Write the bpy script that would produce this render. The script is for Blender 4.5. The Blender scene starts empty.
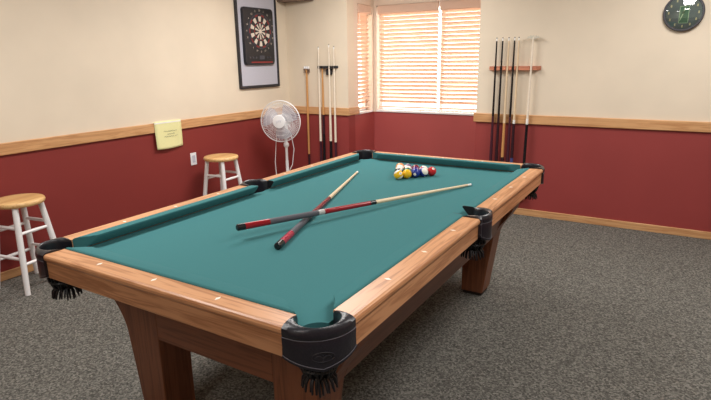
import bpy, bmesh, math, random
from mathutils import Vector, Matrix
random.seed(7)
PI = math.pi
scene = bpy.context.scene
COL = scene.collection

# ------------------------------------------------------------------ materials
def nt(name):
    m = bpy.data.materials.new(name); m.use_nodes = True
    n = m.node_tree.nodes; l = m.node_tree.links
    return m, n, l, n['Principled BSDF']

def lin(c):
    return tuple(((v/255)/12.92 if v/255 <= .04045 else ((v/255+.055)/1.055)**2.4) for v in c) + (1,)

def plain(name, rgb, rough=.5, metal=0, bump=0, scale=60, var=.06, spec=.5):
    m, n, l, b = nt(name)
    c = lin(rgb)
    tc = n.new('ShaderNodeTexCoord'); nz = n.new('ShaderNodeTexNoise')
    nz.inputs['Scale'].default_value = scale; nz.inputs['Detail'].default_value = 4
    l.new(tc.outputs['Object'], nz.inputs['Vector'])
    r = n.new('ShaderNodeValToRGB')
    r.color_ramp.elements[0].position = .3; r.color_ramp.elements[1].position = .7
    r.color_ramp.elements[0].color = tuple(v*(1-var) for v in c[:3]) + (1,)
    r.color_ramp.elements[1].color = tuple(min(1, v*(1+var)) for v in c[:3]) + (1,)
    l.new(nz.outputs['Fac'], r.inputs['Fac']); l.new(r.outputs['Color'], b.inputs['Base Color'])
    b.inputs['Roughness'].default_value = rough; b.inputs['Metallic'].default_value = metal
    b.inputs['Specular IOR Level'].default_value = spec
    if bump:
        bp = n.new('ShaderNodeBump'); bp.inputs['Strength'].default_value = bump; bp.inputs['Distance'].default_value = .002
        l.new(nz.outputs['Fac'], bp.inputs['Height']); l.new(bp.outputs['Normal'], b.inputs['Normal'])
    return m

def wood(name, light, dark, axis='X', rough=.35, scale=1.0):
    m, n, l, b = nt(name)
    tc = n.new('ShaderNodeTexCoord'); mp = n.new('ShaderNodeMapping')
    k = {'X': (1.2, 22, 22), 'Y': (22, 1.2, 22), 'Z': (22, 22, 1.2)}[axis]
    mp.inputs['Scale'].default_value = tuple(v*scale for v in k)
    l.new(tc.outputs['Object'], mp.inputs['Vector'])
    a = n.new('ShaderNodeTexNoise'); a.inputs['Scale'].default_value = 1.3; a.inputs['Detail'].default_value = 3; a.inputs['Distortion'].default_value = 1.2
    l.new(mp.outputs['Vector'], a.inputs['Vector'])
    mul = n.new('ShaderNodeMath'); mul.operation = 'MULTIPLY'; mul.inputs[1].default_value = 7
    l.new(a.outputs['Fac'], mul.inputs[0])
    fr = n.new('ShaderNodeMath'); fr.operation = 'PINGPONG'; fr.inputs[1].default_value = 1
    l.new(mul.outputs[0], fr.inputs[0])
    mp2 = n.new('ShaderNodeMapping'); mp2.inputs['Scale'].default_value = tuple(v*scale*7 for v in k)
    l.new(tc.outputs['Object'], mp2.inputs['Vector'])
    f = n.new('ShaderNodeTexNoise'); f.inputs['Scale'].default_value = 1.5; f.inputs['Detail'].default_value = 5
    l.new(mp2.outputs['Vector'], f.inputs['Vector'])
    mx = n.new('ShaderNodeMath'); mx.operation = 'MULTIPLY_ADD'; mx.inputs[1].default_value = .55
    l.new(fr.outputs[0], mx.inputs[0])
    m2 = n.new('ShaderNodeMath'); m2.operation = 'MULTIPLY'; m2.inputs[1].default_value = .45
    l.new(f.outputs['Fac'], m2.inputs[0]); l.new(m2.outputs[0], mx.inputs[2])
    r = n.new('ShaderNodeValToRGB')
    r.color_ramp.elements[0].color = lin(dark); r.color_ramp.elements[0].position = .12
    r.color_ramp.elements[1].color = lin(light); r.color_ramp.elements[1].position = .62
    l.new(mx.outputs[0], r.inputs['Fac']); l.new(r.outputs['Color'], b.inputs['Base Color'])
    b.inputs['Roughness'].default_value = rough
    return m

def wall_mat(name, cream, red, split):
    m, n, l, b = nt(name)
    g = n.new('ShaderNodeNewGeometry'); sx = n.new('ShaderNodeSeparateXYZ'); l.new(g.outputs['Position'], sx.inputs[0])
    gt = n.new('ShaderNodeMath'); gt.operation = 'GREATER_THAN'; gt.inputs[1].default_value = split
    l.new(sx.outputs['Z'], gt.inputs[0])
    nz = n.new('ShaderNodeTexNoise'); nz.inputs['Scale'].default_value = 2.5; nz.inputs['Detail'].default_value = 3
    l.new(g.outputs['Position'], nz.inputs['Vector'])
    mixes = []
    for c in (red, cream):
        c = lin(c); r = n.new('ShaderNodeValToRGB')
        r.color_ramp.elements[0].position = .3; r.color_ramp.elements[1].position = .7
        r.color_ramp.elements[0].color = tuple(v*.96 for v in c[:3]) + (1,)
        r.color_ramp.elements[1].color = tuple(min(1, v*1.04) for v in c[:3]) + (1,)
        l.new(nz.outputs['Fac'], r.inputs['Fac']); mixes.append(r)
    mx = n.new('ShaderNodeMixRGB'); l.new(gt.outputs[0], mx.inputs['Fac'])
    l.new(mixes[0].outputs['Color'], mx.inputs[1]); l.new(mixes[1].outputs['Color'], mx.inputs[2])
    l.new(mx.outputs[0], b.inputs['Base Color']); b.inputs['Roughness'].default_value = .55
    b.inputs['Specular IOR Level'].default_value = .35
    n2 = n.new('ShaderNodeTexNoise'); n2.inputs['Scale'].default_value = 180
    l.new(g.outputs['Position'], n2.inputs['Vector'])
    bp = n.new('ShaderNodeBump'); bp.inputs['Strength'].default_value = .08; bp.inputs['Distance'].default_value = .002
    l.new(n2.outputs['Fac'], bp.inputs['Height']); l.new(bp.outputs['Normal'], b.inputs['Normal'])
    return m

def carpet_mat():
    m, n, l, b = nt('carpet')
    g = n.new('ShaderNodeNewGeometry')
    v = n.new('ShaderNodeTexVoronoi'); v.inputs['Scale'].default_value = 130
    l.new(g.outputs['Position'], v.inputs['Vector'])
    sp = n.new('ShaderNodeSeparateColor'); l.new(v.outputs['Color'], sp.inputs[0])
    nz = n.new('ShaderNodeTexNoise'); nz.inputs['Scale'].default_value = 75; nz.inputs['Detail'].default_value = 5
    l.new(g.outputs['Position'], nz.inputs['Vector'])
    ad = n.new('ShaderNodeMath'); ad.operation = 'MULTIPLY_ADD'; ad.inputs[1].default_value = .5
    l.new(sp.outputs['Red'], ad.inputs[0])
    h = n.new('ShaderNodeMath'); h.operation = 'MULTIPLY'; h.inputs[1].default_value = .55
    l.new(nz.outputs['Fac'], h.inputs[0]); l.new(h.outputs[0], ad.inputs[2])
    r = n.new('ShaderNodeValToRGB'); e = r.color_ramp.elements
    e[0].position = .12; e[0].color = lin((50, 50, 47)); e[1].position = .9; e[1].color = lin((144, 141, 134))
    x = e.new(.5); x.color = lin((97, 95, 90))
    l.new(ad.outputs[0], r.inputs['Fac']); l.new(r.outputs['Color'], b.inputs['Base Color'])
    b.inputs['Roughness'].default_value = .95; b.inputs['Specular IOR Level'].default_value = .1
    bp = n.new('ShaderNodeBump'); bp.inputs['Strength'].default_value = .6; bp.inputs['Distance'].default_value = .004
    l.new(ad.outputs[0], bp.inputs['Height']); l.new(bp.outputs['Normal'], b.inputs['Normal'])
    return m

def clear(name, tint=(1, 1, 1, 1), refl=.08, rough=.02):
    m, n, l, b = nt(name); n.remove(b)
    t = n.new('ShaderNodeBsdfTransparent'); t.inputs['Color'].default_value = tint
    g = n.new('ShaderNodeBsdfGlossy'); g.inputs['Roughness'].default_value = rough
    f = n.new('ShaderNodeFresnel'); f.inputs['IOR'].default_value = 1.45
    ad = n.new('ShaderNodeMath'); ad.operation = 'ADD'; ad.inputs[1].default_value = refl-.04; ad.use_clamp = True
    l.new(f.outputs[0], ad.inputs[0])
    mx = n.new('ShaderNodeMixShader'); l.new(ad.outputs[0], mx.inputs[0]); l.new(t.outputs[0], mx.inputs[1]); l.new(g.outputs[0], mx.inputs[2])
    l.new(mx.outputs[0], n['Material Output'].inputs['Surface'])
    return m

def translucent(name, rgb, amount=.5, clearness=0):
    m, n, l, b = nt(name); n.remove(b)
    g = n.new('ShaderNodeNewGeometry'); nz = n.new('ShaderNodeTexNoise'); nz.inputs['Scale'].default_value = 30
    l.new(g.outputs['Position'], nz.inputs['Vector'])
    r = n.new('ShaderNodeValToRGB'); c = lin(rgb)
    r.color_ramp.elements[0].color = tuple(v*.93 for v in c[:3]) + (1,); r.color_ramp.elements[1].color = c
    l.new(nz.outputs['Fac'], r.inputs['Fac'])
    d = n.new('ShaderNodeBsdfDiffuse'); t = n.new('ShaderNodeBsdfTranslucent')
    l.new(r.outputs[0], d.inputs['Color']); l.new(r.outputs[0], t.inputs['Color'])
    mx = n.new('ShaderNodeMixShader'); mx.inputs[0].default_value = amount
    l.new(d.outputs[0], mx.inputs[1]); l.new(t.outputs[0], mx.inputs[2]); out = mx
    if clearness:
        tr = n.new('ShaderNodeBsdfTransparent'); m2 = n.new('ShaderNodeMixShader'); m2.inputs[0].default_value = clearness
        l.new(mx.outputs[0], m2.inputs[1]); l.new(tr.outputs[0], m2.inputs[2]); out = m2
    l.new(out.outputs[0], n['Material Output'].inputs['Surface'])
    return m

CREAM = (229, 215, 194); RED = (134, 51, 47)
M = dict(
    wall=wall_mat('painted_wall', CREAM, RED, .91),
    backwall=wall_mat('back_wall_lit_copy', CREAM, (148, 62, 60), .91),  # same red paint, lightened: brightness near the window put into the colour
    baywall=wall_mat('bay_wall_with_glare', (232, 213, 195), (170, 80, 78), .86),  # red made paler and pinker to paint in the window's glare
    ceiling=plain('ceiling_paint', (235, 228, 216), .9),
    carpet=carpet_mat(),
    felt=plain('green_felt', (66, 118, 121), .95, bump=.15, scale=500, var=.04, spec=.1),
    oakX=wood('oak_along_x', (204, 149, 106), (160, 105, 66), 'X'),
    oakY=wood('oak_along_y', (204, 149, 106), (160, 105, 66), 'Y'),
    frameX=wood('shaded_oak_x', (132, 82, 54), (102, 60, 38), 'X', .4),  # cabinet and leg oak, shade under the rails put into the colour
    frameY=wood('shaded_oak_y', (132, 82, 54), (102, 60, 38), 'Y', .4),
    frameZ=wood('shaded_oak_z', (132, 82, 54), (102, 60, 38), 'Z', .4),
    trimX=wood('trim_oak_x', (212, 164, 116), (184, 130, 84), 'X', .4),
    trimY=wood('trim_oak_y', (212, 164, 116), (184, 130, 84), 'Y', .4),
    seat=wood('stool_seat_wood', (226, 186, 128), (196, 146, 90), 'X', .35, .8),
    leather=plain('black_leather', (34, 33, 40), .32, bump=.35, scale=140, var=.15),
    seam=plain('leather_seam', (92, 90, 98), .45),
    net=plain('black_net', (18, 18, 22), .45),
    pad=plain('dark_pad', (40, 34, 30), .8),
    pearl=plain('pearl_inlay', (245, 240, 228), .3),
    white=plain('white_paint', (238, 236, 236), .35, var=.02),
    plastic=plain('white_plastic', (236, 236, 238), .35, var=.02),
    black=plain('black_plastic', (36, 36, 42), .4),
    darkgrey=plain('dark_grey_plastic', (70, 70, 78), .5),
    greypanel=plain('grey_panel', (192, 192, 204), .5, var=.03),
    ivory=plain('ivory_segment', (226, 214, 200), .5),
    redplastic=plain('red_plastic', (140, 44, 44), .4),
    blueplastic=plain('blue_plastic', (44, 44, 60), .4),
    paper=plain('yellow_paper', (236, 232, 172), .8, var=.02),
    whitepaper=plain('white_tape', (244, 242, 236), .6, var=.02),
    ink=plain('ink', (70, 66, 60), .8),
    maple=plain('maple_shaft', (228, 204, 170), .3, scale=40),
    paleshaft=plain('pale_shaft', (238, 226, 208), .3, scale=40),
    honey=plain('honey_wood', (202, 148, 92), .35, scale=40),
    rosewood=wood('rosewood', (204, 134, 104), (168, 98, 74), 'X', .4),
    darkbutt=plain('dark_butt', (52, 30, 38), .25),
    plum=plain('plum_butt', (70, 36, 48), .25),
    cueblack=plain('cue_black', (26, 24, 28), .2),
    cuered=plain('cue_red', (150, 22, 34), .15),
    cuewine=plain('cue_wine', (118, 28, 50), .15),
    cuepink=plain('cue_crimson', (168, 30, 62), .15),
    wrap=plain('grey_linen_wrap', (84, 84, 92), .7, bump=.4, scale=700, var=.25),
    paleband=plain('silver_band', (190, 188, 186), .3),
    palehead=plain('pale_bridge_head', (206, 200, 184), .4),
    ferrule=plain('white_ferrule', (245, 243, 238), .3, var=.01),
    chalk=plain('blue_chalk_tip', (64, 84, 120), .9),
    bluelabel=plain('blue_label', (70, 74, 130), .4),
    glass=clear('window_glass', refl=.05),
    dome=clear('clock_glass', refl=.12),
    slat=translucent('warm_white_slat', (250, 224, 204), .34),
    valance=translucent('warm_white_valance', (236, 204, 184), .1),
    blade=translucent('smoky_fan_blade', (196, 200, 218), .4, .35),
    clockface=plain('dark_green_clock_face', (80, 98, 94), .4, var=.25, scale=9),
    gold=plain('pale_gold', (214, 206, 150), .4),
    leaf=plain('leaf_green', (58, 108, 74), .5),
    palegreen=plain('pale_green', (176, 208, 160), .5),
    concrete=plain('pale_concrete', (205, 200, 192), .9, scale=3),
    shelf=plain('dark_brown_shelf', (128, 106, 92), .6),
)

# ------------------------------------------------------------------ mesh builder
class MB:
    def __init__(self): self.v = []; self.f = []; self.mi = []
    def add(self, vs, fs, mi=0):
        o = len(self.v); self.v += [tuple(p) for p in vs]
        for f in fs: self.f.append(tuple(o+i for i in f)); self.mi.append(mi)
        return self
    def box(self, x0, x1, y0, y1, z0, z1, mi=0):
        vs = [(x, y, z) for z in (z0, z1) for y in (y0, y1) for x in (x0, x1)]
        return self.add(vs, [(0, 2, 3, 1), (4, 5, 7, 6), (0, 1, 5, 4), (2, 6, 7, 3), (0, 4, 6, 2), (1, 3, 7, 5)], mi)
    def loft(self, rings, closed=True, caps=True, mi=0):
        n = len(rings[0]); vs = [p for r in rings for p in r]; fs = []
        for a in range(len(rings)-1):
            for i in range(n if closed else n-1):
                j = (i+1) % n
                fs.append((a*n+i, a*n+j, (a+1)*n+j, (a+1)*n+i))
        if caps:
            fs.append(tuple(range(n))[::-1]); fs.append(tuple((len(rings)-1)*n+i for i in range(n)))
        return self.add(vs, fs, mi)
    def prism(self, poly, fn, a, b, mi=0):           # poly of (u,w); fn(u,w,t) -> xyz
        return self.loft([[fn(u, w, a) for u, w in poly], [fn(u, w, b) for u, w in poly]], mi=mi)
    def bar(self, p0, p1, r0, r1=None, n=12, mi=0):
        return self.tube([p0, p1], [r0, r0 if r1 is None else r1], n, mi)
    def tube(self, pts, rs, n=10, mi=0):
        pts = [Vector(p) for p in pts]
        if not isinstance(rs, (list, tuple)): rs = [rs]*len(pts)
        rings = []; up = None
        for i, p in enumerate(pts):
            d = (pts[min(i+1, len(pts)-1)] - pts[max(i-1, 0)]).normalized()
            if up is None:
                up = Vector((0, 0, 1)) if abs(d.z) < .9 else Vector((1, 0, 0))
            s = d.cross(up).normalized(); up = s.cross(d).normalized()
            rings.append([p + (s*math.cos(2*PI*k/n) + up*math.sin(2*PI*k/n))*rs[i] for k in range(n)])
        return self.loft(rings, mi=mi)
    def lathe(self, prof, n=32, mi=0, xf=None):      # prof [(r,z)], closed at the ends when r==0
        rings = [[Vector((r*math.cos(2*PI*k/n), r*math.sin(2*PI*k/n), z)) for k in range(n)] for r, z in prof]
        if xf is not None: rings = [[xf @ p for p in r] for r in rings]
        return self.loft(rings, caps=True, mi=mi)
    def torus(self, R, r, xf=None, n=40, m=8, mi=0, sx=1, sy=1):
        rings = []
        for i in range(n+1):
            a = 2*PI*i/n
            ring = [Vector(((R+r*math.cos(2*PI*k/m))*math.cos(a)*sx, (R+r*math.cos(2*PI*k/m))*math.sin(a)*sy, r*math.sin(2*PI*k/m))) for k in range(m)]
            rings.append([xf @ p for p in ring] if xf is not None else ring)
        return self.loft(rings, caps=False, mi=mi)

def obj(name, mb, mats, parent=None, smooth=False, bevel=0, seg=2):
    me = bpy.data.meshes.new(name); me.from_pydata(mb.v, [], mb.f)
    if not isinstance(mats, (list, tuple)): mats = [mats]
    for m in mats: me.materials.append(M[m])
    for p, i in zip(me.polygons, mb.mi): p.material_index = i
    bm = bmesh.new(); bm.from_mesh(me); bmesh.ops.remove_doubles(bm, verts=bm.verts, dist=1e-6)
    bmesh.ops.recalc_face_normals(bm, faces=bm.faces); bm.to_mesh(me); bm.free()
    if smooth:
        for p in me.polygons: p.use_smooth = True
        try: me.set_sharp_from_angle(angle=math.radians(42))
        except Exception: pass
    o = bpy.data.objects.new(name, me); COL.objects.link(o)
    if parent: o.parent = parent
    if bevel:
        b = o.modifiers.new('bevel', 'BEVEL'); b.width = bevel; b.segments = seg; b.limit_method = 'ANGLE'; b.angle_limit = math.radians(40)
    return o
def tag(o, label, cat, group=None):
    o['label'] = label; o['category'] = cat
    if group: o['group'] = group
    return o
def thing(name, label, cat, loc=(0, 0, 0), rotz=0, group=None):
    o = bpy.data.objects.new(name, None); COL.objects.link(o)
    o.location = loc; o.rotation_euler = (0, 0, rotz); o.empty_display_size = .1
    return tag(o, label, cat, group)
def struct(name, mb, mats, **k):
    o = obj(name, mb, mats, **k); o['kind'] = 'structure'; return o
def dup(root, loc, rotz, label, group=None):
    r = root.copy(); COL.objects.link(r); r.location = loc; r.rotation_euler = (0, 0, rotz); r['label'] = label
    if group: r['group'] = group
    for ch in list(root.children):
        c = ch.copy(); COL.objects.link(c); c.parent = r
        for g in ch.children:
            d = g.copy(); COL.objects.link(d); d.parent = c
    return r
def text_geo(body, size):
    cu = bpy.data.curves.new('glyphs', 'FONT'); cu.body = body; cu.size = size; cu.align_x = 'CENTER'; cu.align_y = 'CENTER'
    cu.resolution_u = 3
    o = bpy.data.objects.new('glyphs', cu); COL.objects.link(o)
    me = o.to_mesh(); vs = [v.co.copy() for v in me.vertices]; fs = [tuple(p.vertices) for p in me.polygons]
    o.to_mesh_clear(); bpy.data.objects.remove(o); bpy.data.curves.remove(cu)
    return vs, fs

# ------------------------------------------------------------------ room
XL, YB, YR = -2.573, 2.81, 3.393           # left wall, back wall, bay window plane
BX0, BX1 = -1.76, -.315                    # the bay
XR, YF, ZC = 3.6, -4.2, 2.44
T = .14
struct('floor', MB().box(XL-.2, XR+.2, YF-.2, YR+.2, -.1, 0), 'carpet')
struct('ceiling', MB().box(XL-.2, XR+.2, YF-.2, YR+.2, ZC, ZC+.1), 'ceiling')
struct('wall_left', MB().box(XL-T, XL, YF-T, YB+T, 0, ZC), 'wall')
struct('wall_back', MB().box(XL, BX0, YB, YB+T, 0, ZC), 'backwall')
struct('wall_back.001', MB().box(BX1, XR, YB, YB+T, 0, ZC), 'backwall')
struct('wall_right', MB().box(XR, XR+T, YF-T, YB+T, 0, ZC), 'wall')
struct('wall_front', MB().box(XL, XR, YF-T, YF, 0, ZC), 'wall')
# bay: left return with its side window, main window wall, right return
WZ0, WZ1 = .862, 2.05
SY0, SY1 = 3.03, 3.355                     # side window opening
MX0, MX1 = -1.728, -.36                    # main window opening
b = MB()
b.box(BX0-T, BX0, YB+T, SY0, 0, ZC); b.box(BX0-T, BX0, SY1, YR+T, 0, ZC)
b.box(BX0-T, BX0, SY0, SY1, 0, WZ0); b.box(BX0-T, BX0, SY0, SY1, WZ1, ZC)
struct('wall_bay_left', b, 'baywall')
b = MB()
b.box(BX0, MX0, YR, YR+T, 0, ZC); b.box(MX1, BX1, YR, YR+T, 0, ZC)
b.box(MX0, MX1, YR, YR+T, 0, WZ0); b.box(MX0, MX1, YR, YR+T, WZ1, ZC)
struct('wall_bay_back', b, 'baywall')
struct('wall_bay_right', MB().box(BX1, BX1+T, YB+T, YR+T, 0, ZC), 'baywall')
struct('trim_bay_sill', MB().box(MX0+.002, MX1-.002, YR-.015, YR+.05, WZ0, WZ0+.022), 'white', bevel=.004)
struct('trim_bay_sill.001', MB().box(BX0-.05, BX0+.012, SY0+.002, SY1-.002, WZ0, WZ0+.022), 'white', bevel=.004)

CH0, CH1, CT = .868, .951, .02
def chair_rail(name, mb, m): struct(name, mb, m, bevel=.006, seg=3)
chair_rail('trim_left', MB().box(XL, XL+CT, YF, YB, CH0, CH1), 'trimY')
chair_rail('trim_back', MB().box(XL+CT, BX0+CT, YB-CT, YB, CH0, CH1), 'trimX')
chair_rail('trim_bay_left', MB().box(BX0, BX0+CT, YB, SY0-.012, CH0, CH1), 'trimY')
chair_rail('trim_back.001', MB().box(BX1-CT, XR, YB-CT, YB, CH0, CH1), 'trimX')
BH, BT = .064, .014
struct('baseboard_left', MB().box(XL, XL+BT, YF, YB, 0, BH), 'trimY', bevel=.004)
struct('baseboard_back', MB().box(XL+BT, BX0+BT, YB-BT, YB, 0, BH), 'trimX', bevel=.004)
struct('baseboard_back.001', MB().box(BX1-BT, XR, YB-BT, YB, 0, BH), 'trimX', bevel=.004)
struct('baseboard_bay_left', MB().box(BX0, BX0+BT, YB, YR, 0, BH), 'trimY', bevel=.004)
struct('baseboard_bay_back', MB().box(BX0+BT, BX1, YR-BT, YR, 0, BH), 'trimX', bevel=.004)

# windows: frame + pane
def window(name, fn, a0, a1, mull):
    fb = MB(); w = .035
    def bx(u0, u1, d0, d1, z0, z1):
        p = fn(u0, d0); q = fn(u1, d1)
        fb.box(min(p[0], q[0]), max(p[0], q[0]), min(p[1], q[1]), max(p[1], q[1]), z0, z1)
    bx(a0, a1, .085, .13, WZ0, WZ0+w); bx(a0, a1, .085, .13, WZ1-w, WZ1)
    bx(a0, a0+w, .085, .13, WZ0+w, WZ1-w); bx(a1-w, a1, .085, .13, WZ0+w, WZ1-w)
    for c in mull: bx(c-w/2, c+w/2, .085, .13, WZ0+w, WZ1-w)
    f = struct(name, fb, 'white')
    pb = MB(); p = fn(a0+w, .108); q = fn(a1-w, .108)
    pb.add([(p[0], p[1], WZ0+w), (q[0], q[1], WZ0+w), (q[0], q[1], WZ1-w), (p[0], p[1], WZ1-w)], [(0, 1, 2, 3)])
    obj('window_pane', pb, 'glass', f)
window('window_1', lambda u, d: (u, YR+d), MX0, MX1, [-.954])
window('window_2', lambda u, d: (BX0-d, u), SY0, SY1, [])
struct('exterior_ground', MB().box(-30, 30, YR+.4, 40, -.3, -.2), 'concrete')

# blinds
def blind(label, fn, a0, a1, cords):
    p = fn(a0, .03)
    t = thing('window_blind', label, 'window blind', (p[0], p[1], 0), 0, 'slatted window blinds')
    ox, oy = p[0], p[1]
    def P(u, d, z): x, y = fn(u, d); return (x-ox, y-oy, z)
    vb = MB()
    vb.loft([[P(u, d, z) for d, z in ((-.006, WZ1-.092), (.012, WZ1-.092), (.012, WZ1-.003), (-.006, WZ1-.003), (-.012, WZ1-.012), (-.012, WZ1-.08))] for u in (a0-.008, a1+.008)])
    obj('valance', vb, 'valance', t)
    hb = MB(); hb.loft([[P(u, d, z) for d, z in ((.016, WZ1-.05), (.06, WZ1-.05), (.06, WZ1-.004), (.016, WZ1-.004))] for u in (a0, a1)])
    obj('head_rail', hb, 'white', t)
    sb = MB(); z = WZ1-.1; hw = .025; zs = []
    while z > WZ0+.085:
        rings = []; tilt = math.radians(38+13*(z-WZ0)/(WZ1-WZ0))
        for u in (a0, a1):
            r = []
            for s, th in ((-1, 1), (-.5, 1.9), (0, 2.2), (.5, 1.9), (1, 1), (1, -1), (.5, -.2), (0, .1), (-.5, -.2), (-1, -1)):
                d = s*hw; h = th*.0013
                # room edge (d<0) is the higher one
                r.append(P(u, .034 + d*math.cos(tilt) + h*math.sin(tilt), z - d*math.sin(tilt) + h*math.cos(tilt)))
            rings.append(r)
        sb.loft(rings); zs.append(z); z -= .0438
    obj('slats', sb, 'slat', t)
    bb = MB(); bb.loft([[P(u, d, zz) for d, zz in ((.012, WZ0+.052), (.056, WZ0+.052), (.056, WZ0+.068), (.012, WZ0+.068))] for u in (a0, a1)])
    obj('bottom_rail', bb, 'slat', t)
    for c in cords:
        cb = MB(); cb.bar(P(c, .013, WZ0+.066), P(c, .013, WZ1-.05), .0022, n=6)
        obj('ladder_cord', cb, 'white', t)
    return t
fm = lambda u, d: (u, YR+d)
blind('slatted blind over left half of the main window', fm, -1.697, -.978, (-1.56, -1.12))
blind('slatted blind over right half of the main window, nearest the cue rack', fm, -.942, -.372, (-.86, -.5))
blind('narrow slatted blind on the side window of the recess', lambda u, d: (BX0-d, u), SY0+.012, SY1-.05, (SY0+.07,))

# dark shelf high in the room corner, only its underside edge in the frame
sz = 2.088
sb = MB(); sb.loft([[(XL+.002, YB-.002, z), (XL+.40, YB-.002, z), (XL+.40, YB-.05, z), (XL+.09, YB-.145, z), (XL+.002, YB-.145, z)] for z in (sz, sz+.05)])
tag(obj('corner_shelf', sb, 'shelf', bevel=.004), 'dark shelf high in the corner between dartboard and window', 'shelf')

# ------------------------------------------------------------------ pool table
TW, TL, ZB, ZT = 1.1176/2, 2.235/2, .757, .80
table = thing('pool_table', 'oak pool table with green cloth, black leather pockets and angled legs', 'pool table')

# bed
CP, CR = (.605, 1.163), .060
SP, SR = (.648, 0), .060
BEX, BEY = .598, 1.157
def arc(c, r, a0, a1, n=14): return [(c[0]+r*math.cos(math.radians(a0+(a1-a0)*i/n)), c[1]+r*math.sin(math.radians(a0+(a1-a0)*i/n))) for i in range(n+1)]
q1 = []
hy = math.sqrt(SR**2-(BEX-SP[0])**2); sa = math.degrees(math.atan2(hy, BEX-SP[0]))
q1 += arc(SP, SR, 180, sa, 7)                                  # side pocket, upper half
a0 = math.degrees(math.atan2(-math.sqrt(CR**2-(BEX-CP[0])**2), BEX-CP[0])) % 360
a1 = math.degrees(math.atan2(BEY-CP[1], -math.sqrt(CR**2-(BEY-CP[1])**2))) % 360
q1 += arc(CP, CR, a0, a1, 14)
quad = q1 + [(-x, y) for x, y in q1[::-1]]
out = quad + [(-x, -y) for x, y in quad]
pts = []
for p in out:
    if not pts or (abs(p[0]-pts[-1][0])+abs(p[1]-pts[-1][1])) > 1e-6: pts.append(p)
if abs(pts[0][0]-pts[-1][0])+abs(pts[0][1]-pts[-1][1]) < 1e-6: pts.pop()
bm = MB(); bm.loft([[(x, y, ZB-.045) for x, y in pts], [(x, y, ZB) for x, y in pts]])
obj('playing_cloth', bm, 'felt', table)

def side_pt(side):
    return {'R': lambda o, s, z: (TW+o, s, z), 'L': lambda o, s, z: (-TW-o, s, z),
            'N': lambda o, s, z: (s, -TL-o, z), 'F': lambda o, s, z: (s, TL+o, z)}[side]
RAIL = [(.054, .800), (.122, .800), (.129, .7975), (.1325, .791), (.1325, .783), (.129, .777), (.1245, .772), (.1245, .708), (.095, .708), (.054, .759)]
CUSH = [(.0535, .8005), (.049, .8055), (.044, .8065), (.008, .8078), (.002, .8065), (0, .8030), (.002, .7985), (.030, .763), (.0535, .760)]
def rail(side, s0, s1, sights, n0, n1, b0, b1):
    f = side_pt(side)
    m = MB(); k0, k1 = (-1 if abs(s0) > .1 else 0), (1 if abs(s1) > .1 else 0)
    m.loft([[f(o, s + k*.011*(o-.054)/.078, z) for o, z in RAIL] for s, k in ((s0, k0), (s1, k1))])
    r = obj('rail', m, 'oakX' if side in 'NF' else 'oakY', table, bevel=.0015)
    for s in sights:
        d = MB()
        ring = [(.0865+.0125, s), (.0865, s+.0065), (.0865-.0125, s), (.0865, s-.0065)]
        d.loft([[f(o, q, ZT-.002) for o, q in ring], [f(o, q, ZT+.0006) for o, q in ring]])
        obj('sight', d, 'pearl', r)
    c = MB()
    def ends(nose, base): return lambda o: nose + (base-nose)*o/.0535
    e0, e1 = ends(n0, b0), ends(n1, b1)
    def cut(e, nose, d_):           # the nose curls back at the corner pockets
        full = [f(o, e(o), z) for o, z in CUSH]
        if abs(nose) < .1: return [full]
        return [[f(o+.016*(1-o/.0535), e(o), z-.006*(1-o/.0535)*(z > .79)) for o, z in CUSH], [f(o+.005*(1-o/.0535), e(o)-d_*.012, z-.002*(1-o/.0535)*(z > .79)) for o, z in CUSH], [f(o, e(o)-d_*.03, z) for o, z in CUSH]]
    c.loft(cut(e0, n0, -1) + cut(e1, n1, 1)[::-1])
    cu = obj('cushion', c, 'felt', table, smooth=True)
    for nose, e, d_ in ((n0, e0, -1), (n1, e1, 1)):
        if abs(nose) < .1:          # black plate paints the shade on the cushion end at the side pocket
            q = MB(); q.loft([[f(o, e(o)+d_*t_, z) for o, z in CUSH] for t_ in (.0002, .003)]); obj('painted_end_shade', q, 'net', cu)
U = 2*TW/4
for side in 'NF':
    rail(side, -.541, .541, (-U, 0, U), -.475, .475, -.537, .537)
for side in 'RL':
    rail(side, .078, 1.100, (U, 2*U, 3*U), .066, 1.034, .074, 1.096)
    rail(side, -1.100, -.078, (-U, -2*U, -3*U), -1.034, -.066, -1.096, -.074)

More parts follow.
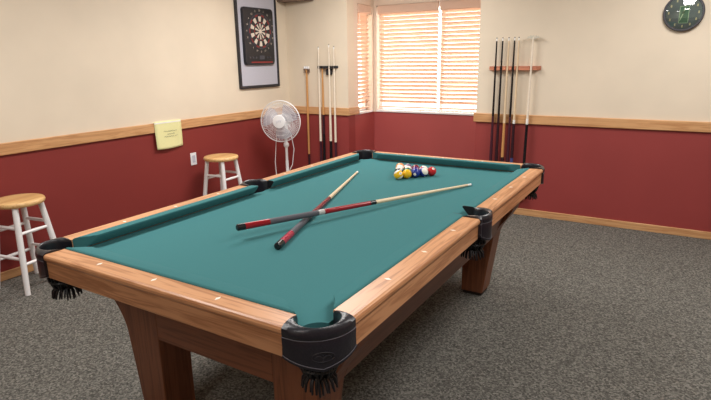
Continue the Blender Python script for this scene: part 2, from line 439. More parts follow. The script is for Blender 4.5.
# pockets
def resample(path, n):
    d = [0]
    for a, b_ in zip(path, path[1:]): d.append(d[-1]+math.dist(a, b_))
    res = []
    for i in range(n+1):
        t = d[-1]*i/n; k = 0
        while k < len(d)-2 and d[k+1] < t: k += 1
        w = (t-d[k])/max(1e-9, d[k+1]-d[k])
        res.append((path[k][0]+(path[k+1][0]-path[k][0])*w, path[k][1]+(path[k+1][1]-path[k][1])*w))
    return res
def pocket(inner, outer, net_c, xf, corner):
    N = 28; I = resample(inner, N); O = resample(outer, N); rings = []; seam = []; hem = []
    for k in range(N+1):
        i, o = Vector(I[k]), Vector(O[k]); t = k/N
        out_d = (o-i).normalized()
        zb = .714-.030*(1-abs(2*t-1))**.8 if corner else .722-.034*math.sin(PI*t)
        e = min(1, 6*min(t, 1-t)+.15)        # the bulge dies out where the leather meets the wood
        def pt(w, z, d=0): p = i.lerp(o, w)+out_d*d; return xf(p.x, p.y, z)
        rings.append([pt(0, .70), pt(0, .790), pt(.06, .801), pt(.25, .806), pt(.6, .808), pt(.85, .805), pt(1, .798, .001*e), pt(1, .789, .003*e),
                      pt(1, .778, .003*e), pt(1, .773, .0), pt(1, .769, .0015), pt(1, .745, .002*e), pt(1, zb, .002), pt(.72, zb-.002), pt(.5, .70)])
        seam.append(pt(1, .7735, .001)); hem.append(pt(1, zb+.008, .0022))
    m = MB(); m.loft(rings)
    p = obj('pocket', m, 'leather', table, smooth=True)
    s = MB(); s.tube(seam, .0013, 6); s.tube(hem, .0011, 6); obj('seam', s, 'seam', p)
    if corner:      # embossed emblem on the face: an oval with a low eagle-like crest inside
        mid = N//2; i, o = Vector(I[mid]), Vector(O[mid]); d = (o-i).normalized(); tn = Vector((-d.y, d.x)); e = MB()
        def ep(u, v): q = o + d*.0024 + tn*u - d*(u*u*3.2); return xf(q.x, q.y, .727+v)
        e.tube([ep(.03*math.cos(a), .014*math.sin(a)) for a in [2*PI*k/28 for k in range(29)]], .0013, 6)
        for sgn in (-1, 1): e.tube([ep(0, -.004), ep(sgn*.008, .003), ep(sgn*.015, .004), ep(sgn*.022, -.001)], [.0016, .0018, .0014, .0008], 6)
        e.tube([ep(0, -.009), ep(0, .006)], [.001, .0016], 6)
        obj('emblem', e, 'leather', p, smooth=True)
    # net: leather cup of crossing straps with a tasselled fringe
    nb = MB(); cx, cy = net_c
    prof = [(.054, .712), (.056, .69), (.053, .665), (.044, .645), (.030, .632)]
    def np_(k, r, z): a = 2*PI*k; return xf(cx+r*math.cos(a), cy+r*math.sin(a), z)
    K = 10
    for k in range(K):
        for sg in (-1, 1):
            nb.tube([np_((k+sg*.5*j/4)/K*1.0, r, z) for j, (r, z) in enumerate(prof)], .0042, 6)
    for r, z in (prof[0], prof[2], prof[4]):
        nb.tube([np_(k/24, r, z) for k in range(25)], .0045, 6)
    nb.loft([[np_(k/16, r, z) for k in range(16)] for r, z in ((.048, .705), (.050, .68), (.046, .655), (.028, .634))])
    net = obj('pocket_net', nb, 'net', p, smooth=True)
    fb = MB(); rnd = random.Random(3)
    for k in range(30):
        a = k/30; r0 = .026+.008*(k % 2); r1 = r0+.014+.006*rnd.random(); zz = .602-.010*rnd.random()
        fb.tube([np_(a, r0, .637), np_(a+.01, (r0+r1)/2+.004, .622), np_(a+.015, r1, zz)], [.004, .0042, .0028], 6)
    obj('fringe', fb, 'net', p, smooth=True)
c_in = [CP[0]-CR, -(CP[1]+.008)], [CP[0]+.008, -(CP[1]-CR)]
inner = [(CP[0]-CR, -CP[1]-.010)] + [(x, y) for x, y in arc((CP[0], -CP[1]), CR, 180, 450, 30)] + [(CP[0]+.010, -CP[1]+CR)]
inner = [(CP[0]-CR, -CP[1]-.010)] + arc((CP[0], -CP[1]), CR, 188, 442, 30) + [(CP[0]+.010, -CP[1]+CR)]
ro = .125; oc = (.692-ro, -1.2515+ro)
outer = [(.552, -1.2515)] + arc(oc, ro, 270, 360, 16) + [(.692, -1.111)]
for sx in (1, -1):
    for sy in (1, -1):
        pocket(inner, outer, (.602, -1.160), lambda x, y, z, sx=sx, sy=sy: (x*sx + (.008 if sx < 0 else 0), y*sy, z), True)
s_in = [(.606, -.0745)] + arc((SP[0]-.006, 0), .056, -100, 100, 24) + [(.606, .0745)]
s_out = [(.690, -.080), (.697, -.074)] + arc((.63, 0), .085, -45, 45, 12) + [(.697, .074), (.690, .080)]
for sx in (1, -1):
    pocket(s_in, s_out, (.638, 0), lambda x, y, z, sx=sx: (x*sx, y, z), False)

# cabinet and legs
for sy in (-1, 1):
    m = MB(); y0, y1 = sorted((sy*1.0, sy*.965)); m.box(-.29, .29, y0, y1, .408, .7095)
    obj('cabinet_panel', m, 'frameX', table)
for sx in (-1, 1):
    m = MB()
    m.loft([[(sx*x, y, z) for x, z in ((.483, .408), (.600, .7095), (.570, .7095), (.455, .408))] for y in (-.852, .852)])
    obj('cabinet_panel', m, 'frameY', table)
    for sy in (-1, 1):
        P = [(.292, .022), (.428, .022), (.456, .22), (.483, .408), (.497, .445), (.520, .485), (.552, .525), (.585, .58), (.600, .64), (.600, .7095), (.290, .7095), (.290, .41)]
        m = MB(); m.loft([[(sx*x, sy*y, z) for x, z in P] for y in (.85, 1.001)])
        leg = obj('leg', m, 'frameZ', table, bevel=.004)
        f = MB().box(*sorted((sx*.30, sx*.42)), *sorted((sy*.862, sy*.99)), 0, .022)
        obj('foot_pad', f, 'pad', leg)

# ------------------------------------------------------------------ balls: a full rack of fifteen
BR = .0286
BALL = {1: (238, 186, 30), 2: (34, 54, 140), 3: (196, 30, 36), 4: (86, 44, 112), 5: (232, 152, 92), 6: (26, 104, 72), 7: (122, 26, 42), 8: (24, 24, 28)}
for k, c in BALL.items():
    M['ball%d' % k] = plain('ball_%s' % {1: 'yellow', 2: 'blue', 3: 'red', 4: 'purple', 5: 'orange', 6: 'green', 7: 'maroon', 8: 'black'}[k], c, .08, var=.02)
M['ballwhite'] = plain('ball_white', (244, 238, 226), .08, var=.02)
CN = {1: 'yellow', 2: 'blue', 3: 'red', 4: 'purple', 5: 'orange', 6: 'green', 7: 'maroon', 8: 'black'}
def ball(num, loc, rot, label):
    base = (num-1) % 8+1 if num > 8 else num
    m = MB(); nu, nv = 40, 24
    for j in range(nv):
        for i in range(nu):
            q = []
            for jj, ii in ((j, i), (j, i+1), (j+1, i+1), (j+1, i)):
                th = PI*jj/nv; ph = 2*PI*ii/nu
                q.append((BR*math.sin(th)*math.cos(ph), BR*math.sin(th)*math.sin(ph), BR*math.cos(th)))
            if jj and j == 0: q = [q[0], q[2], q[3]]
            elif j == nv-1: q = [q[0], q[1], q[2]]
            th = PI*(j+.5)/nv
            m.add(q, [tuple(range(len(q)))], 1 if (num > 8 and abs(math.cos(th)) > .56) else 0)
    o = obj('billiard_ball', m, ['ball%d' % base, 'ballwhite'], smooth=True)
    tag(o, label, 'billiard ball', 'racked billiard balls')
    o.location = loc; o.rotation_euler = rot
    for sg in (1, -1):                       # number spots on opposite sides of the equator
        d = MB(); n = 24; R = BR+.0004
        def sph(u, v, r): w = math.sqrt(max(0, r*r-u*u-v*v)); return (sg*w, sg*u, v)
        ring = [sph(0, 0, R)]; fs = []
        for rr in (.003, .006, .0085): ring += [sph(rr*math.cos(2*PI*k/n), rr*math.sin(2*PI*k/n), R) for k in range(n)]
        for k in range(n):
            fs.append((0, 1+k, 1+(k+1) % n))
            for q in (0, 1): a = 1+q*n; fs.append((a+k, a+n+k, a+n+(k+1) % n, a+(k+1) % n))
        d.add(ring, fs, 0)
        vs, f2 = text_geo(str(num), .0115)
        d.add([sph(v.x, v.y, R+.0003) for v in vs], f2, 1)
        obj('number_spot', d, ['ballwhite', 'cueblack'], o)
# triangle: corners at near-left (striped yellow), right (red) and far-left (orange)
A = Vector((-.052, .628)); ang = math.radians(54); st = .0579
u = Vector((math.cos(ang), math.sin(ang))); v = Vector((math.cos(ang+PI/3), math.sin(ang+PI/3)))
rackrows = [[9, 1, 2, 10, 3], [8, 6, 4, 11], [14, 15, 7], [13, 12], [5]]
LB = {9: 'yellow-striped ball with white cap at the near left corner of the rack', 1: 'solid yellow ball between the yellow-striped and blue balls',
      2: 'solid blue ball in the middle of the front row, white number spot facing out', 10: 'blue-striped white ball beside the red ball', 3: 'solid red ball at the right end of the racked triangle',
      8: 'black ball behind the yellow-striped ball', 6: 'dark green ball behind the yellow and blue balls', 4: 'solid purple ball in the rack behind the solid blue and blue-striped balls',
      11: 'red-striped white ball behind the blue-striped ball', 14: 'green-striped ball inside the rack, behind the black ball', 15: 'maroon-striped ball in the middle of the rack',
      7: 'solid maroon ball on the far edge of the rack between the red-striped and purple-striped balls', 13: 'orange-striped ball in front of the orange corner ball on the left edge of the rack',
      12: 'purple-striped white ball beside the orange corner ball', 5: 'solid pale orange ball at the far left corner of the rack'}
rr = random.Random(11)
ROT = {9: (.35, -.5, -.6), 1: (.2, .9, -.2), 2: (0, .1, -1.25), 10: (.1, 1.1, -.4), 3: (0, -.8, -.7), 11: (.2, .5, .8), 12: (.25, -PI/2, .7), 7: (.2, .3, -.9), 5: (.3, -1, 1), 13: (.2, .2, .5)}
for r, row in enumerate(rackrows):
    for k, num in enumerate(row):
        p = A + u*st*k + v*st*r
        ball(num, (p.x, p.y, ZB+BR), ROT.get(num, (rr.uniform(-1, 1), rr.uniform(-1, 1), rr.uniform(-3, 3))), LB[num])

# ------------------------------------------------------------------ cues
def cue_parts(t, spec):
    """spec: list of (part name, material, [(distance, radius), ...]) along local +X"""
    for nm, mat, pr in spec:
        m = MB(); n = 16
        m.loft([[Vector((d, r*math.cos(2*PI*k/n), r*math.sin(2*PI*k/n))) for k in range(n)] for d, r in pr])
        obj(nm, m, mat, t, smooth=True)
def aim(t, p0, p1):
    p0, p1 = Vector(p0), Vector(p1); t.location = p0
    t.rotation_mode = 'QUATERNION'; d = (p1-p0).normalized()
    if abs(d.z) > .9:                # upright in a rack: local Y runs along the wall
        y = (Vector((1, 0, 0)) - d*d.x).normalized(); t.rotation_quaternion = Matrix((d, y, d.cross(y))).transposed().to_quaternion()
    else: t.rotation_quaternion = d.to_track_quat('X', 'Z')
L1 = 1.46
c1 = thing('pool_cue', 'red and grey pool cue lying on top of the other cue', 'pool cue', group='crossed cues on the table')
cue_parts(c1, [('butt_cap', 'cueblack', [(0, .010), (.004, .0145), (.035, .0145)]), ('butt_sleeve', 'cuered', [(.035, .0144), (.15, .0138)]),
               ('grip_wrap', 'wrap', [(.15, .0139), (.40, .0126)]), ('forearm_ring', 'paleband', [(.40, .0127), (.432, .0126)]), ('forearm', 'cuered', [(.432, .0125), (.705, .0110)]),
               ('joint_collar', 'cueblack', [(.705, .0112), (.74, .0110)]), ('shaft', 'maple', [(.74, .0105), (1.15, .008), (L1-.035, .0064)]),
               ('ferrule', 'ferrule', [(L1-.035, .0065), (L1-.007, .0065)]), ('tip', 'chalk', [(L1-.007, .0063), (L1, .005)])])
c2 = thing('pool_cue', 'crimson and grey pool cue lying on the cloth beneath the other cue', 'pool cue', group='crossed cues on the table')
L2 = 1.47
cue_parts(c2, [('butt_cap', 'cueblack', [(0, .010), (.004, .0145), (.05, .0145)]), ('butt_sleeve', 'cuepink', [(.05, .0144), (.165, .0138)]),
               ('grip_wrap', 'wrap', [(.165, .0139), (.43, .0126)]), ('forearm', 'cuewine', [(.43, .0126), (.75, .0110)]),
               ('joint_collar', 'cueblack', [(.75, .0112), (.765, .0112)]), ('shaft', 'maple', [(.765, .0105), (1.15, .008), (L2-.035, .0064)]),
               ('ferrule', 'ferrule', [(L2-.035, .0065), (L2-.007, .0065)]), ('tip', 'chalk', [(L2-.007, .0063), (L2, .005)])])
B2 = Vector((.096, -.710, ZB+.0149)); T2 = Vector((-.376, .690, ZB+.0068))
aim(c2, B2, B2+(T2-B2).normalized()*L2)
B1 = Vector((-.129, -.697, ZB+.0525)); T1 = Vector((.392, .672, ZB+.007))
aim(c1, T1+(B1-T1).normalized()*L1, T1)

# wall racks -----------------------------------------------------------
def wall_rack(label, x0, x1, z, mat, slots, zlow, drop=None):
    t = thing('cue_rack', label, 'cue rack', ((x0+x1)/2, YB, 0), 0, None); w = (x1-x0)/2
    m = MB()
    def top_out(zc, h, dep):
        pts_ = [(-w, -.004), (-w+.012, -.012), (-w+.03, -dep)]
        for s in slots:
            s -= (x0+x1)/2
            pts_ += [(s-.012, -dep), (s-.010, -dep+.018), (s, -dep+.023), (s+.010, -dep+.018), (s+.012, -dep)]
        pts_ += [(w-.03, -dep), (w-.012, -.012), (w, -.004), (w, -.0005), (-w, -.0005)]
        m.loft([[(x, y, zc-h/2) for x, y in pts_], [(x, y, zc+h/2) for x, y in pts_]])
    top_out(z, .026 if drop else .036, .05)
    obj('cue_clip_bar', m, mat, t, bevel=.003)
    if drop:
        d = MB(); d.box(drop[0]-(x0+x1)/2, drop[1]-(x0+x1)/2, -.03, -.0005, z-.085, z-.018); obj('mounting_bracket', d, mat, t, bevel=.012, seg=3)
    l = MB(); l.box(-w, w-.062, -.07, -.0005, zlow-.015, zlow)
    obj('butt_shelf', l, mat, t, bevel=.003)
    return t
ZL = .175
wall_rack('reddish wooden cue rack on the wall right of the window', -.205, .262, 1.367, 'rosewood', [-.137, -.083, -.027, .024, .062, .185], ZL)
wall_rack('dark cue rack bar on the wall left of the window', -2.142, -1.880, 1.388, 'black', [-2.110, -2.065, -1.972, -1.908], ZL, (-2.03, -1.955))

YC = YB-.043
def wall_cue(label, group, x, spec, dx=0):
    t = thing('pool_cue', label, 'pool cue', group=group)
    spec = [(n_, m_, [((d if d <= .02 else d-.025), r) for d, r in p_]) for n_, m_, p_ in spec]
    cue_parts(t, spec); L = spec[-1][2][-1][0]
    aim(t, (x-dx, YC-.006, ZL+.001), (x, YC+.004, ZL+L))
def hc(L, j, butt, shaft, rb=.0145, points=None, tip='cueblack'):
    s = [('butt_bumper', 'cueblack', [(0, .011), (.003, rb), (.02, rb)])]
    rj = .0145-.007*(j/L) if rb > .018 and shaft == 'cueblack' else rb-(rb-.0075)*(j/L)
    s += [('butt', butt, [(.02, rb), (j, rj)])]
    s += [('shaft', shaft, [(j, rj), (L-.03, .0068)]), ('ferrule', 'ferrule', [(L-.03, .0069), (L-.008, .0069)]), ('tip', tip, [(L-.008, .0067), (L, .005)])]
    return s
GR = 'cues in the reddish wall rack'
wall_cue('black cue at the left end of the reddish rack', GR, -.137, hc(1.486, .78, 'plum', 'cueblack', .0185))
wall_cue('second black cue from the left in the reddish rack', GR, -.083, hc(1.486, .78, 'darkbutt', 'cueblack', .0185))
wall_cue('pale maple cue with a light spear-shaped splice between two black cues', GR, -.027, [
    ('butt_bumper', 'cueblack', [(0, .011), (.003, .0155), (.02, .0155)]), ('butt', 'darkbutt', [(.02, .0155), (.40, .0135)]),
    ('splice', 'honey', [(.40, .003), (.401, .0135), (.72, .0115)]), ('shaft', 'maple', [(.72, .0115), (1.456, .0068)]), ('ferrule', 'ferrule', [(1.456, .0069), (1.478, .0069)]), ('tip', 'cueblack', [(1.478, .0067), (1.486, .005)])])
wall_cue('third black cue, right of the pale maple cue', GR, .024, hc(1.486, .78, 'plum', 'cueblack', .0185))
t5 = [('butt_bumper', 'cueblack', [(0, .011), (.003, .0155), (.02, .0155)]), ('butt', 'darkbutt', [(.02, .0155), (.32, .0142)]), ('blue_band', 'bluelabel', [(.32, .0143), (.40, .0140)]), ('grip', 'darkbutt', [(.40, .0140), (.72, .0115)]),
      ('joint_collar', 'ferrule', [(.72, .0118), (.755, .0112)]), ('shaft', 'maple', [(.755, .0105), (1.456, .0062)]), ('ferrule', 'ferrule', [(1.456, .0063), (1.478, .0063)]), ('tip', 'cueblack', [(1.478, .006), (1.486, .005)])]
wall_cue('slim cue with dark butt, white joint and pale shaft beside the third black cue', GR, .062, t5)
# bridge stick with a wide pale head
t = thing('bridge_stick', 'bridge stick with wide pale head and dark handle', 'bridge stick', group=GR)
cue_parts(t, [('handle', 'cueblack', [(0, .012), (.004, .0155), (.695, .012)]), ('joint_collar', 'ferrule', [(.695, .0122), (.745, .0118)]), ('shaft', 'paleshaft', [(.745, .0105), (1.455, .008)])])
hm = MB()
prof = [(-.078, -.006), (-.07, .006)]
for k in range(25):
    x = -.07+.14*k/24; prof.append((x, .012 + .010*math.cos(PI*x/.15) - (.006 if k % 6 in (2, 3, 4) else 0)))
prof += [(.07, .006), (.078, -.006), (.05, -.002), (.02, -.012), (-.02, -.012), (-.05, -.002)]
hm.loft([[(1.45+w_, u_, d_) for u_, w_ in [(u_*.68, w_) for u_, w_ in prof]] for d_ in (-.006, .006)])
obj('bridge_head', hm, 'palehead', t)
aim(t, (.176, YC-.006, ZL+.001), (.186, YC+.004, ZL+1.445))

GL = 'cues in the dark wall rack'
wall_cue('white-shafted cue at the left end of the dark rack', GL, -2.110, hc(1.455, .42, 'plum', 'paleshaft', .0165), 0)
wall_cue('short brown cue hanging under the dark rack bar', GL, -2.065, [
    ('butt_bumper', 'cueblack', [(0, .011), (.003, .0165), (.02, .0165)]), ('butt', 'cueblack', [(.02, .0165), (.50, .0150)]), ('forearm', 'darkbutt', [(.50, .0150), (.72, .013)]), ('shaft', 'honey', [(.72, .013), (1.225, .0085)])])
wall_cue('thick white-shafted cue in the middle of the dark rack', GL, -1.972, hc(1.475, .43, 'cueblack', 'paleshaft', .0185), 0)
wall_cue('white-shafted cue at the right end of the dark rack', GL, -1.908, hc(1.455, .42, 'plum', 'paleshaft', .0155), 0)
# bridge on its own hook, left of the dark rack
t = thing('bridge_stick', 'honey brown bridge stick with white head, hanging left of the dark rack', 'bridge stick')
cue_parts(t, [('handle', 'darkbutt', [(0, .011), (.30, .012)]), ('shaft', 'honey', [(.30, .012), (.75, .0125), (1.28, .0105)])])
hm = MB()
for u0 in (-.027, 0, .027): hm.tube([(1.268, u0, 0), (1.294, u0, 0)], [.012, .010], 12)
obj('bridge_head', hm, 'plastic', t, smooth=True)
h2 = MB(); h2.box(1.250, 1.270, -.035, .035, -.010, .010); obj('head_mount', h2, 'shelf', t, bevel=.004)
aim(t, (-2.302, YB-.022, .105), (-2.292, YB-.022, 1.3))
hk = thing('wall_hook', 'small hook holding up the honey brown bridge stick', 'hook', (-2.292, YB, 1.352))
m = MB(); m.box(-.03, .03, -.008, -.0005, -.02, .02); m.box(-.03, -.018, -.04, -.008, -.02, -.012); m.box(.018, .03, -.04, -.008, -.02, -.012); obj('hook_plate', m, 'shelf', hk)

# ------------------------------------------------------------------ stools
def stool(label, loc, rot):
    t = thing('bar_stool', label, 'stool', loc, rot, 'white-legged wooden stools')
    m = MB(); m.lathe([(0, .572), (.12, .572), (.154, .575), (.159, .583), (.161, .592), (.158, .601), (.153, .606), (.12, .608), (0, .606)], 48)
    obj('seat', m, 'seat', t, smooth=True)
    def lp(k, z): r = .128+(.210-.128)*(1-z/.575); a = PI/4+k*PI/2; return Vector((r*math.cos(a), r*math.sin(a), z))
    for k in range(4):
        m = MB(); m.tube([lp(k, 0), lp(k, .25), lp(k, .575)], [.0165, .0195, .0185], 14); obj('leg', m, 'white', t, smooth=True)
        for z in ((.20, .40) if k % 2 == 0 else (.235, .435)):
            m = MB(); m.tube([lp(k, z), lp(k, z).lerp(lp(k+1, z), .5), lp(k+1, z)], [.0095, .012, .0095], 10); obj('rung', m, 'white', t, smooth=True)
    return t
s1 = stool('wooden stool with white legs at the left edge, by the near corner pocket', (-2.332, -.446, 0), math.radians(-36-45))
s2 = dup(s1, (-2.29, 1.375, 0), math.radians(-41-45), 'wooden stool with white legs behind the table, below the yellow paper')

# ------------------------------------------------------------------ fan
cam_loc = Vector((1.3693255, -2.2158123, 1.4670992))
FP = Vector((-2.211, 2.261, 0))
fan = thing('pedestal_fan', 'white pedestal fan with round wire cage in the corner', 'fan', FP)
HZ = .858
dirv = Vector((.33, -.95, .0)).normalized()
hq = dirv.to_track_quat('Z', 'Y').to_matrix().to_4x4()
hq = Matrix.Translation(Vector((0, 0, HZ)) + dirv*.14) @ hq         # local z = out of the fan face
m = MB(); m.lathe([(0, 0), (.19, 0), (.2, .008), (.19, .02), (.06, .04), (.03, .06), (0, .06)], 36); obj('base', m, 'plastic', fan, smooth=True)
m = MB(); m.bar((0, 0, .03), (0, 0, .42), .017, n=16); m.bar((0, 0, .42), (0, 0, .67), .0145, n=16); obj('pole', m, 'plastic', fan, smooth=True)
m = MB(); m.lathe([(0, .565), (.018, .565), (.03, .58), (.03, .605), (.018, .62), (0, .62)], 20); obj('height_collar', m, 'plastic', fan, smooth=True)
m = MB(); m.lathe([(0, .66), (.026, .66), (.036, .67), (.036, .74), (.024, .78), (.022, .83), (0, .84)], 20); obj('neck', m, 'plastic', fan, smooth=True)
m = MB(); m.lathe([(0, -.20), (.04, -.20), (.062, -.18), (.068, -.10), (.06, -.055), (0, -.05)], 28, xf=hq); obj('motor_housing', m, 'plastic', fan, smooth=True)
cage = MB(); R = .212
for z, rr_ in ((.0, R), (.006, R), (-.006, R)): cage.torus(rr_, .0035, hq @ Matrix.Translation((0, 0, z)), 56, 6)
for s, dep in ((1, .045), (-1, .05)):
    for k in range(64):
        a = 2*PI*k/64; pr = []
        for w in (0.24, .5, .75, .92, 1.0):
            r = R*w; pr.append(hq @ Vector((r*math.cos(a+(1-w)*.25), r*math.sin(a+(1-w)*.25), s*dep*math.sqrt(max(0, 1-w**3.5)))))
        cage.tube(pr, .0014, 4)
    for w in (.45, .68, .86): cage.torus(R*w, .0011, hq @ Matrix.Translation((0, 0, s*dep*math.sqrt(1-w**3.5))), 48, 4)
obj('cage', cage, 'plastic', fan)
m = MB(); m.lathe([(0, .038), (.066, .038), (.070, .046), (.066, .054), (.03, .058), (0, .059)], 32, xf=hq); hub = obj('cage_badge', m, 'plastic', fan, smooth=True)
m = MB()
for k, (u0, v0) in enumerate(((-.026, -.012), (-.006, .002), (.014, .0))):
    m.tube([hq @ Vector((u0, v0+.02, .0585)), hq @ Vector((u0+.006, v0-.006, .0598)), hq @ Vector((u0+.014, v0+.018, .0585))], .0022, 6)
obj('badge_mark', m, 'greypanel', hub)
for k in range(3):
    a0 = 2*PI*k/3+.5; m = MB(); rows = []
    for j in range(8):
        r = .03+.155*j/7; half = .35+.32*math.sin(PI*(j+1)/10)
        rows.append([hq @ Vector((r*math.cos(a0+half*q+.25*j/7), r*math.sin(a0+half*q+.25*j/7), -.002+.020*q)) for q in (-1, -.5, 0, .5, 1)])
    m.loft(rows, closed=False, caps=False); obj('blade', m, 'blade', fan, smooth=True)
m = MB(); m.lathe([(0, -.05), (.035, -.05), (.035, .02), (.02, .03), (0, .03)], 24, xf=hq); obj('blade_hub', m, 'plastic', fan, smooth=True)
side = Vector((0, 0, 1)).cross(dirv).normalized()
m = MB()
m.tube([-side*.02+Vector((0, 0, .80))-dirv*.1, -side*.13*1.0+Vector((0, 0, .74))-dirv*.08, -side*.135+Vector((0, 0, .4)), -side*.12+Vector((0, 0, .06)), -side*.16+Vector((0, 0, .006)), -side*.30+Vector((-.05, 0, .006))], .0045, 8)
m.tube([side*.01+Vector((0, 0, .76)), side*.06+Vector((0, 0, .70)), side*.085+Vector((0, 0, .55)), side*.06+Vector((0, 0, .38)), side*.018+Vector((0, 0, .3))], .0045, 8)
obj('power_cord', m, 'plastic', fan, smooth=True)

# ------------------------------------------------------------------ dartboard on its backboard (left wall, faces +X)
def onleft(dy, dz, dx): return Vector((dx, dy, dz))
bb = thing('backboard', 'tall grey backboard with black frame mounted on the left wall', 'backboard', (XL, 2.303, 1.188))
W2, H = .318, 1.0
m = MB(); m.box(.001, .016, -W2+.02, W2-.02, .02, H-.02); obj('panel', m, 'greypanel', bb)
m = MB(); fw = .026
m.box(.001, .028, -W2, -W2+fw, 0, H); m.box(.001, .028, W2-fw, W2, 0, H); m.box(.001, .028, -W2+fw, W2-fw, 0, fw); m.box(.001, .028, -W2+fw, W2-fw, H-fw, H)
obj('frame', m, 'black', bb, bevel=.004)
DB = thing('dartboard', 'black electronic dartboard hung on the grey backboard', 'dartboard', (XL+.017, 2.297, 1.425))
dw, dh = .236, .575
m = MB(); rc = .035; o = []
for (cy, cz), a in (((dw-rc, dh-rc), 0), ((-dw+rc, dh-rc), 90), ((-dw+rc, rc), 180), ((dw-rc, rc), 270)):
    o += [(cy+rc*math.cos(math.radians(a+15*k)), cz+rc*math.sin(math.radians(a+15*k))) for k in range(7)]
m.loft([[(x, y*s, dh/2+(z-dh/2)*s) for y, z in o] for x, s in ((0, 1), (.022, 1), (.030, .975))])
obj('housing', m, 'black', DB, smooth=True)
bc = Vector((.0305, .012, .340)); RB = .176
seg = MB()
def wedge(r0, r1, a0, a1, mi, x):
    n = 4; A_ = [a0+(a1-a0)*i/n for i in range(n+1)]
    f = lambda r, a, xx: bc + Vector((xx, r*math.sin(a), r*math.cos(a)))
    ring = [f(r0, a, x) for a in A_] + [f(r1, a, x) for a in A_[::-1]]
    ring0 = [f(r0, a, 0) for a in A_] + [f(r1, a, 0) for a in A_[::-1]]
    seg.loft([ring0, ring], mi=mi)
g = .012
for k in range(20):
    a0 = 2*PI*(k-.5)/20; a1 = a0+2*PI/20
    dark = k % 2
    wedge(.026, .080, a0+g, a1-g, 1 if dark else 0, .004)
    wedge(.084, .096, a0+g, a1-g, 2 if dark else 3, .004)
    wedge(.100, .150, a0+g, a1-g, 1 if dark else 0, .004)
    wedge(.154, .168, a0+g, a1-g, 2 if dark else 3, .004)
obj('scoring_segments', seg, ['ivory', 'black', 'redplastic', 'blueplastic'], DB)
m = MB(); mx_ = Matrix(((0, 0, 1, 0), (1, 0, 0, 0), (0, 1, 0, 0), (0, 0, 0, 1)))
m.lathe([(0, 0), (.022, 0), (.022, .005), (.011, .006), (0, .007)], 24, xf=Matrix.Translation(bc) @ mx_); obj('bullseye', m, 'ivory', DB, smooth=True)
m = MB(); m.torus(RB, .006, Matrix.Translation(bc) @ mx_, 56, 8); obj('catch_ring', m, 'darkgrey', DB, smooth=True)
nums = [20, 1, 18, 4, 13, 6, 10, 15, 2, 17, 3, 19, 7, 16, 8, 11, 14, 9, 12, 5]
for k, nn in enumerate(nums):
    vs, fs = text_geo(str(nn), .026); a = 2*PI*k/20; m = MB()
    rx, rz = .207*math.sin(a), .207*math.cos(a)
    m.add([bc + Vector((.0012, rx+p.x, rz+p.y)) for p in vs], fs); obj('numeral', m, 'ivory', DB)
m = MB(); m.box(.029, .0325, -.15, .19, .020, .034); obj('red_strip', m, 'redplastic', DB)
m = MB(); m.box(.029, .033, -.02, .06, .055, .095); obj('score_display', m, 'darkgrey', DB)
for y in (-.17, -.12, -.07, .11, .15):
    m = MB(); m.lathe([(0, 0), (.011, 0), (.010, .005), (0, .006)], 14, xf=Matrix.Translation((.029, y, .075)) @ mx_); obj('button', m, 'darkgrey', DB, smooth=True)

# ------------------------------------------------------------------ paper note and wall plate
pp = thing('paper_note', 'yellow paper note taped over the wooden chair rail', 'paper note', (XL, 1.018, .72))
m = MB(); rows = []
NV = 14
for j in range(NV+1):
    t_ = j/NV; row = []
    for i in range(9):
        s = i/8; y = -.150+.297*s + (.004*(1-t_))
        z = .0 + .243*t_ - .006*math.sin(PI*s)*(1-t_)
        x = .0235 + .007*(1-t_)*math.sin(PI*(s*.8+.3))*(1-t_) + .003*math.sin(5*s+3*t_)*(1-t_)
        row.append((x, y, z))
    rows.append(row)
m.loft(rows, closed=False, caps=False)
sheet = obj('sheet', m, 'paper', pp, smooth=True); so = sheet.modifiers.new('s', 'SOLIDIFY'); so.thickness = .0006
m = MB(); m.box(.0222, .0245, -.145, .145, .222, .2335); m.box(.001, .0243, -.145, .145, .2325, .2337); obj('tape', m, 'whitepaper', pp)
ink = MB(); rnd = random.Random(5)
for rz_, (y0, y1) in ((.150, (-.055, .075)), (.125, (-.02, .045)), (.103, (-.055, .085))):
    y = y0
    while y < y1:
        w_ = rnd.uniform(.008, .02); n_ = 5
        ink.tube([(.0245+.007*(1-rz_/.243)**2*1.0+.0035, y+w_*q/n_, rz_+rnd.uniform(-.0045, .0045)) for q in range(n_+1)], .0011, 4)
        y += w_+.005
obj('handwriting', ink, 'ink', pp)
wp = thing('wall_plate', 'white wall switch plate below the yellow paper', 'switch plate', (XL, 1.292, .51))
m = MB(); m.box(.0005, .006, -.036, .036, 0, .118); obj('plate', m, 'plastic', wp, bevel=.003)
m = MB(); m.box(.005, .0085, -.018, .018, .025, .093); obj('rocker', m, 'greypanel', wp, bevel=.001)

# ------------------------------------------------------------------ clock (back wall, faces -Y)
ck = thing('wall_clock', 'round dark green wall clock with pale gold hour marks', 'clock', (1.297, YB, 1.775))
mc = Matrix(((1, 0, 0, 0), (0, 0, -1, 0), (0, 1, 0, 0), (0, 0, 0, 1)))
m = MB(); m.lathe([(0, .0005), (.132, .0005), (.139, .01), (.139, .026), (.132, .034), (.124, .034), (.122, .022), (0, .022)], 56, xf=mc); obj('rim', m, 'darkgrey', ck, smooth=True)
m = MB(); m.lathe([(0, .0215), (.123, .0215), (.123, .0235), (0, .0235)], 48, xf=mc); obj('dial', m, 'clockface', ck)
m = MB()
for k in range(12):
    a = 2*PI*k/12; c = Vector((.100*math.sin(a), .100*math.cos(a), 0)); w_, h_ = (.0045, .009)
    q = [(c.x-w_, c.y-h_), (c.x+w_, c.y-h_), (c.x+w_, c.y+h_), (c.x-w_, c.y+h_)]
    m.loft([[mc @ Vector((x, y, z)) for x, y in q] for z in (.0235, .0245)])
obj('hour_marks', m, 'gold', ck)
m = MB()
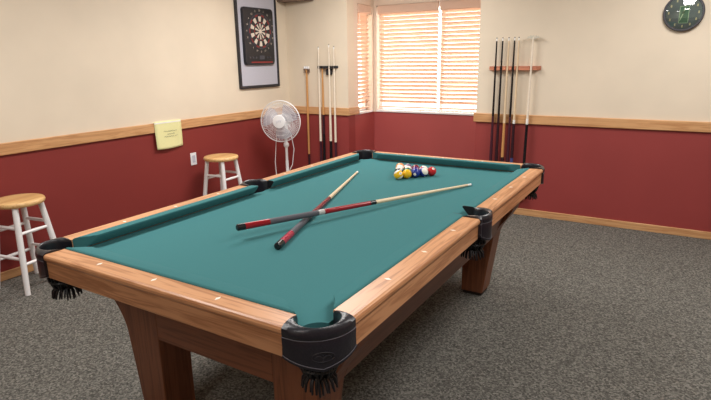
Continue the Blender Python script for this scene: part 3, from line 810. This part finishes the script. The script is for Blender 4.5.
def cbox(mb, x0, x1, y0, y1, z0, z1, mi=0): mb.loft([[mc @ Vector(p) for p in ((x0, y0, z), (x1, y0, z), (x1, y1, z), (x0, y1, z))] for z in (z0, z1)], mi=mi)
cbox(m, -.026, .034, -.075, .045, .0235, .0240, 0)
for e in ((-.028, -.0245, -.078, .048), (.0325, .036, -.078, .048), (-.028, .036, -.078, -.0745), (-.028, .036, .0445, .048)): cbox(m, *e, .0235, .0248, 1)
obj('dial_emblem', m, ['leaf', 'palegreen'], ck)
m = MB()
for a, l_, w_ in ((200, .062, .004), (12, .04, .005)):
    a = math.radians(a); d = Vector((math.sin(a), math.cos(a))); n_ = Vector((d.y, -d.x))
    q = [-d*.012+n_*w_, -d*.012-n_*w_, d*l_-n_*w_*.5, d*l_+n_*w_*.5]
    m.loft([[mc @ Vector((p.x, p.y, z)) for p in q] for z in (.0255, .0265)])
obj('hands', m, 'palegreen', ck)
m = MB(); n = 48; rings = []
for j in range(1, 25):
    r = .124*j/24; rings.append([mc @ Vector((r*math.cos(2*PI*k/n), r*math.sin(2*PI*k/n), .030+.016*(1-(j/24)**2))) for k in range(n)])
m.loft(rings, caps=False); m.add(rings[0], [tuple(range(n))]); obj('glass_cover', m, 'dome', ck, smooth=True)

# ------------------------------------------------------------------ light
w = bpy.data.worlds.new('sky'); scene.world = w; w.use_nodes = True
bg = w.node_tree.nodes['Background']; bg.inputs['Color'].default_value = (1, .96, .92, 1); bg.inputs['Strength'].default_value = 5.5
def area(name, loc, sx, sy, power, col=(1, .95, .87), rot=(0, 0, 0)):
    l = bpy.data.lights.new(name, 'AREA'); l.shape = 'RECTANGLE'; l.size = sx; l.size_y = sy; l.energy = power; l.color = col
    o = bpy.data.objects.new(name, l); COL.objects.link(o); o.location = loc; o.rotation_euler = rot
for i, (x, y) in enumerate(((-1.15, 1.5), (1.5, 1.4), (-1.1, -.95), (1.6, -1.1), (.3, -3.2))):  # last one is an added front fill that brightens the near apron
    area('ceiling_and_fill_lamp', (x, y, ZC-.02), .6, 1.2, (50, 39, 35, 29, 18)[i], (1, .972, .94))

# ------------------------------------------------------------------ camera
yaw, pitch, roll = .546452, .257835, -.015692
fwd = Vector((-math.sin(yaw)*math.cos(pitch), math.cos(yaw)*math.cos(pitch), -math.sin(pitch)))
rt = fwd.cross(Vector((0, 0, 1))).normalized(); upv = rt.cross(fwd)
rt, upv = rt*math.cos(roll)+upv*math.sin(roll), upv*math.cos(roll)-rt*math.sin(roll)
cam = bpy.data.cameras.new('camera'); cam.sensor_width = 36; cam.sensor_fit = 'HORIZONTAL'; cam.lens = 533.735/711*36; cam.clip_start = .05
co = bpy.data.objects.new('camera', cam); COL.objects.link(co)
mw = Matrix((rt, upv, -fwd)).transposed().to_4x4(); mw.translation = cam_loc; co.matrix_world = mw
scene.camera = co
scene.view_settings.view_transform = 'Standard'; scene.view_settings.look = 'None'
scene.view_settings.exposure = 0; scene.view_settings.gamma = 1
scene.cycles.max_bounces = 8; scene.cycles.transparent_max_bounces = 24
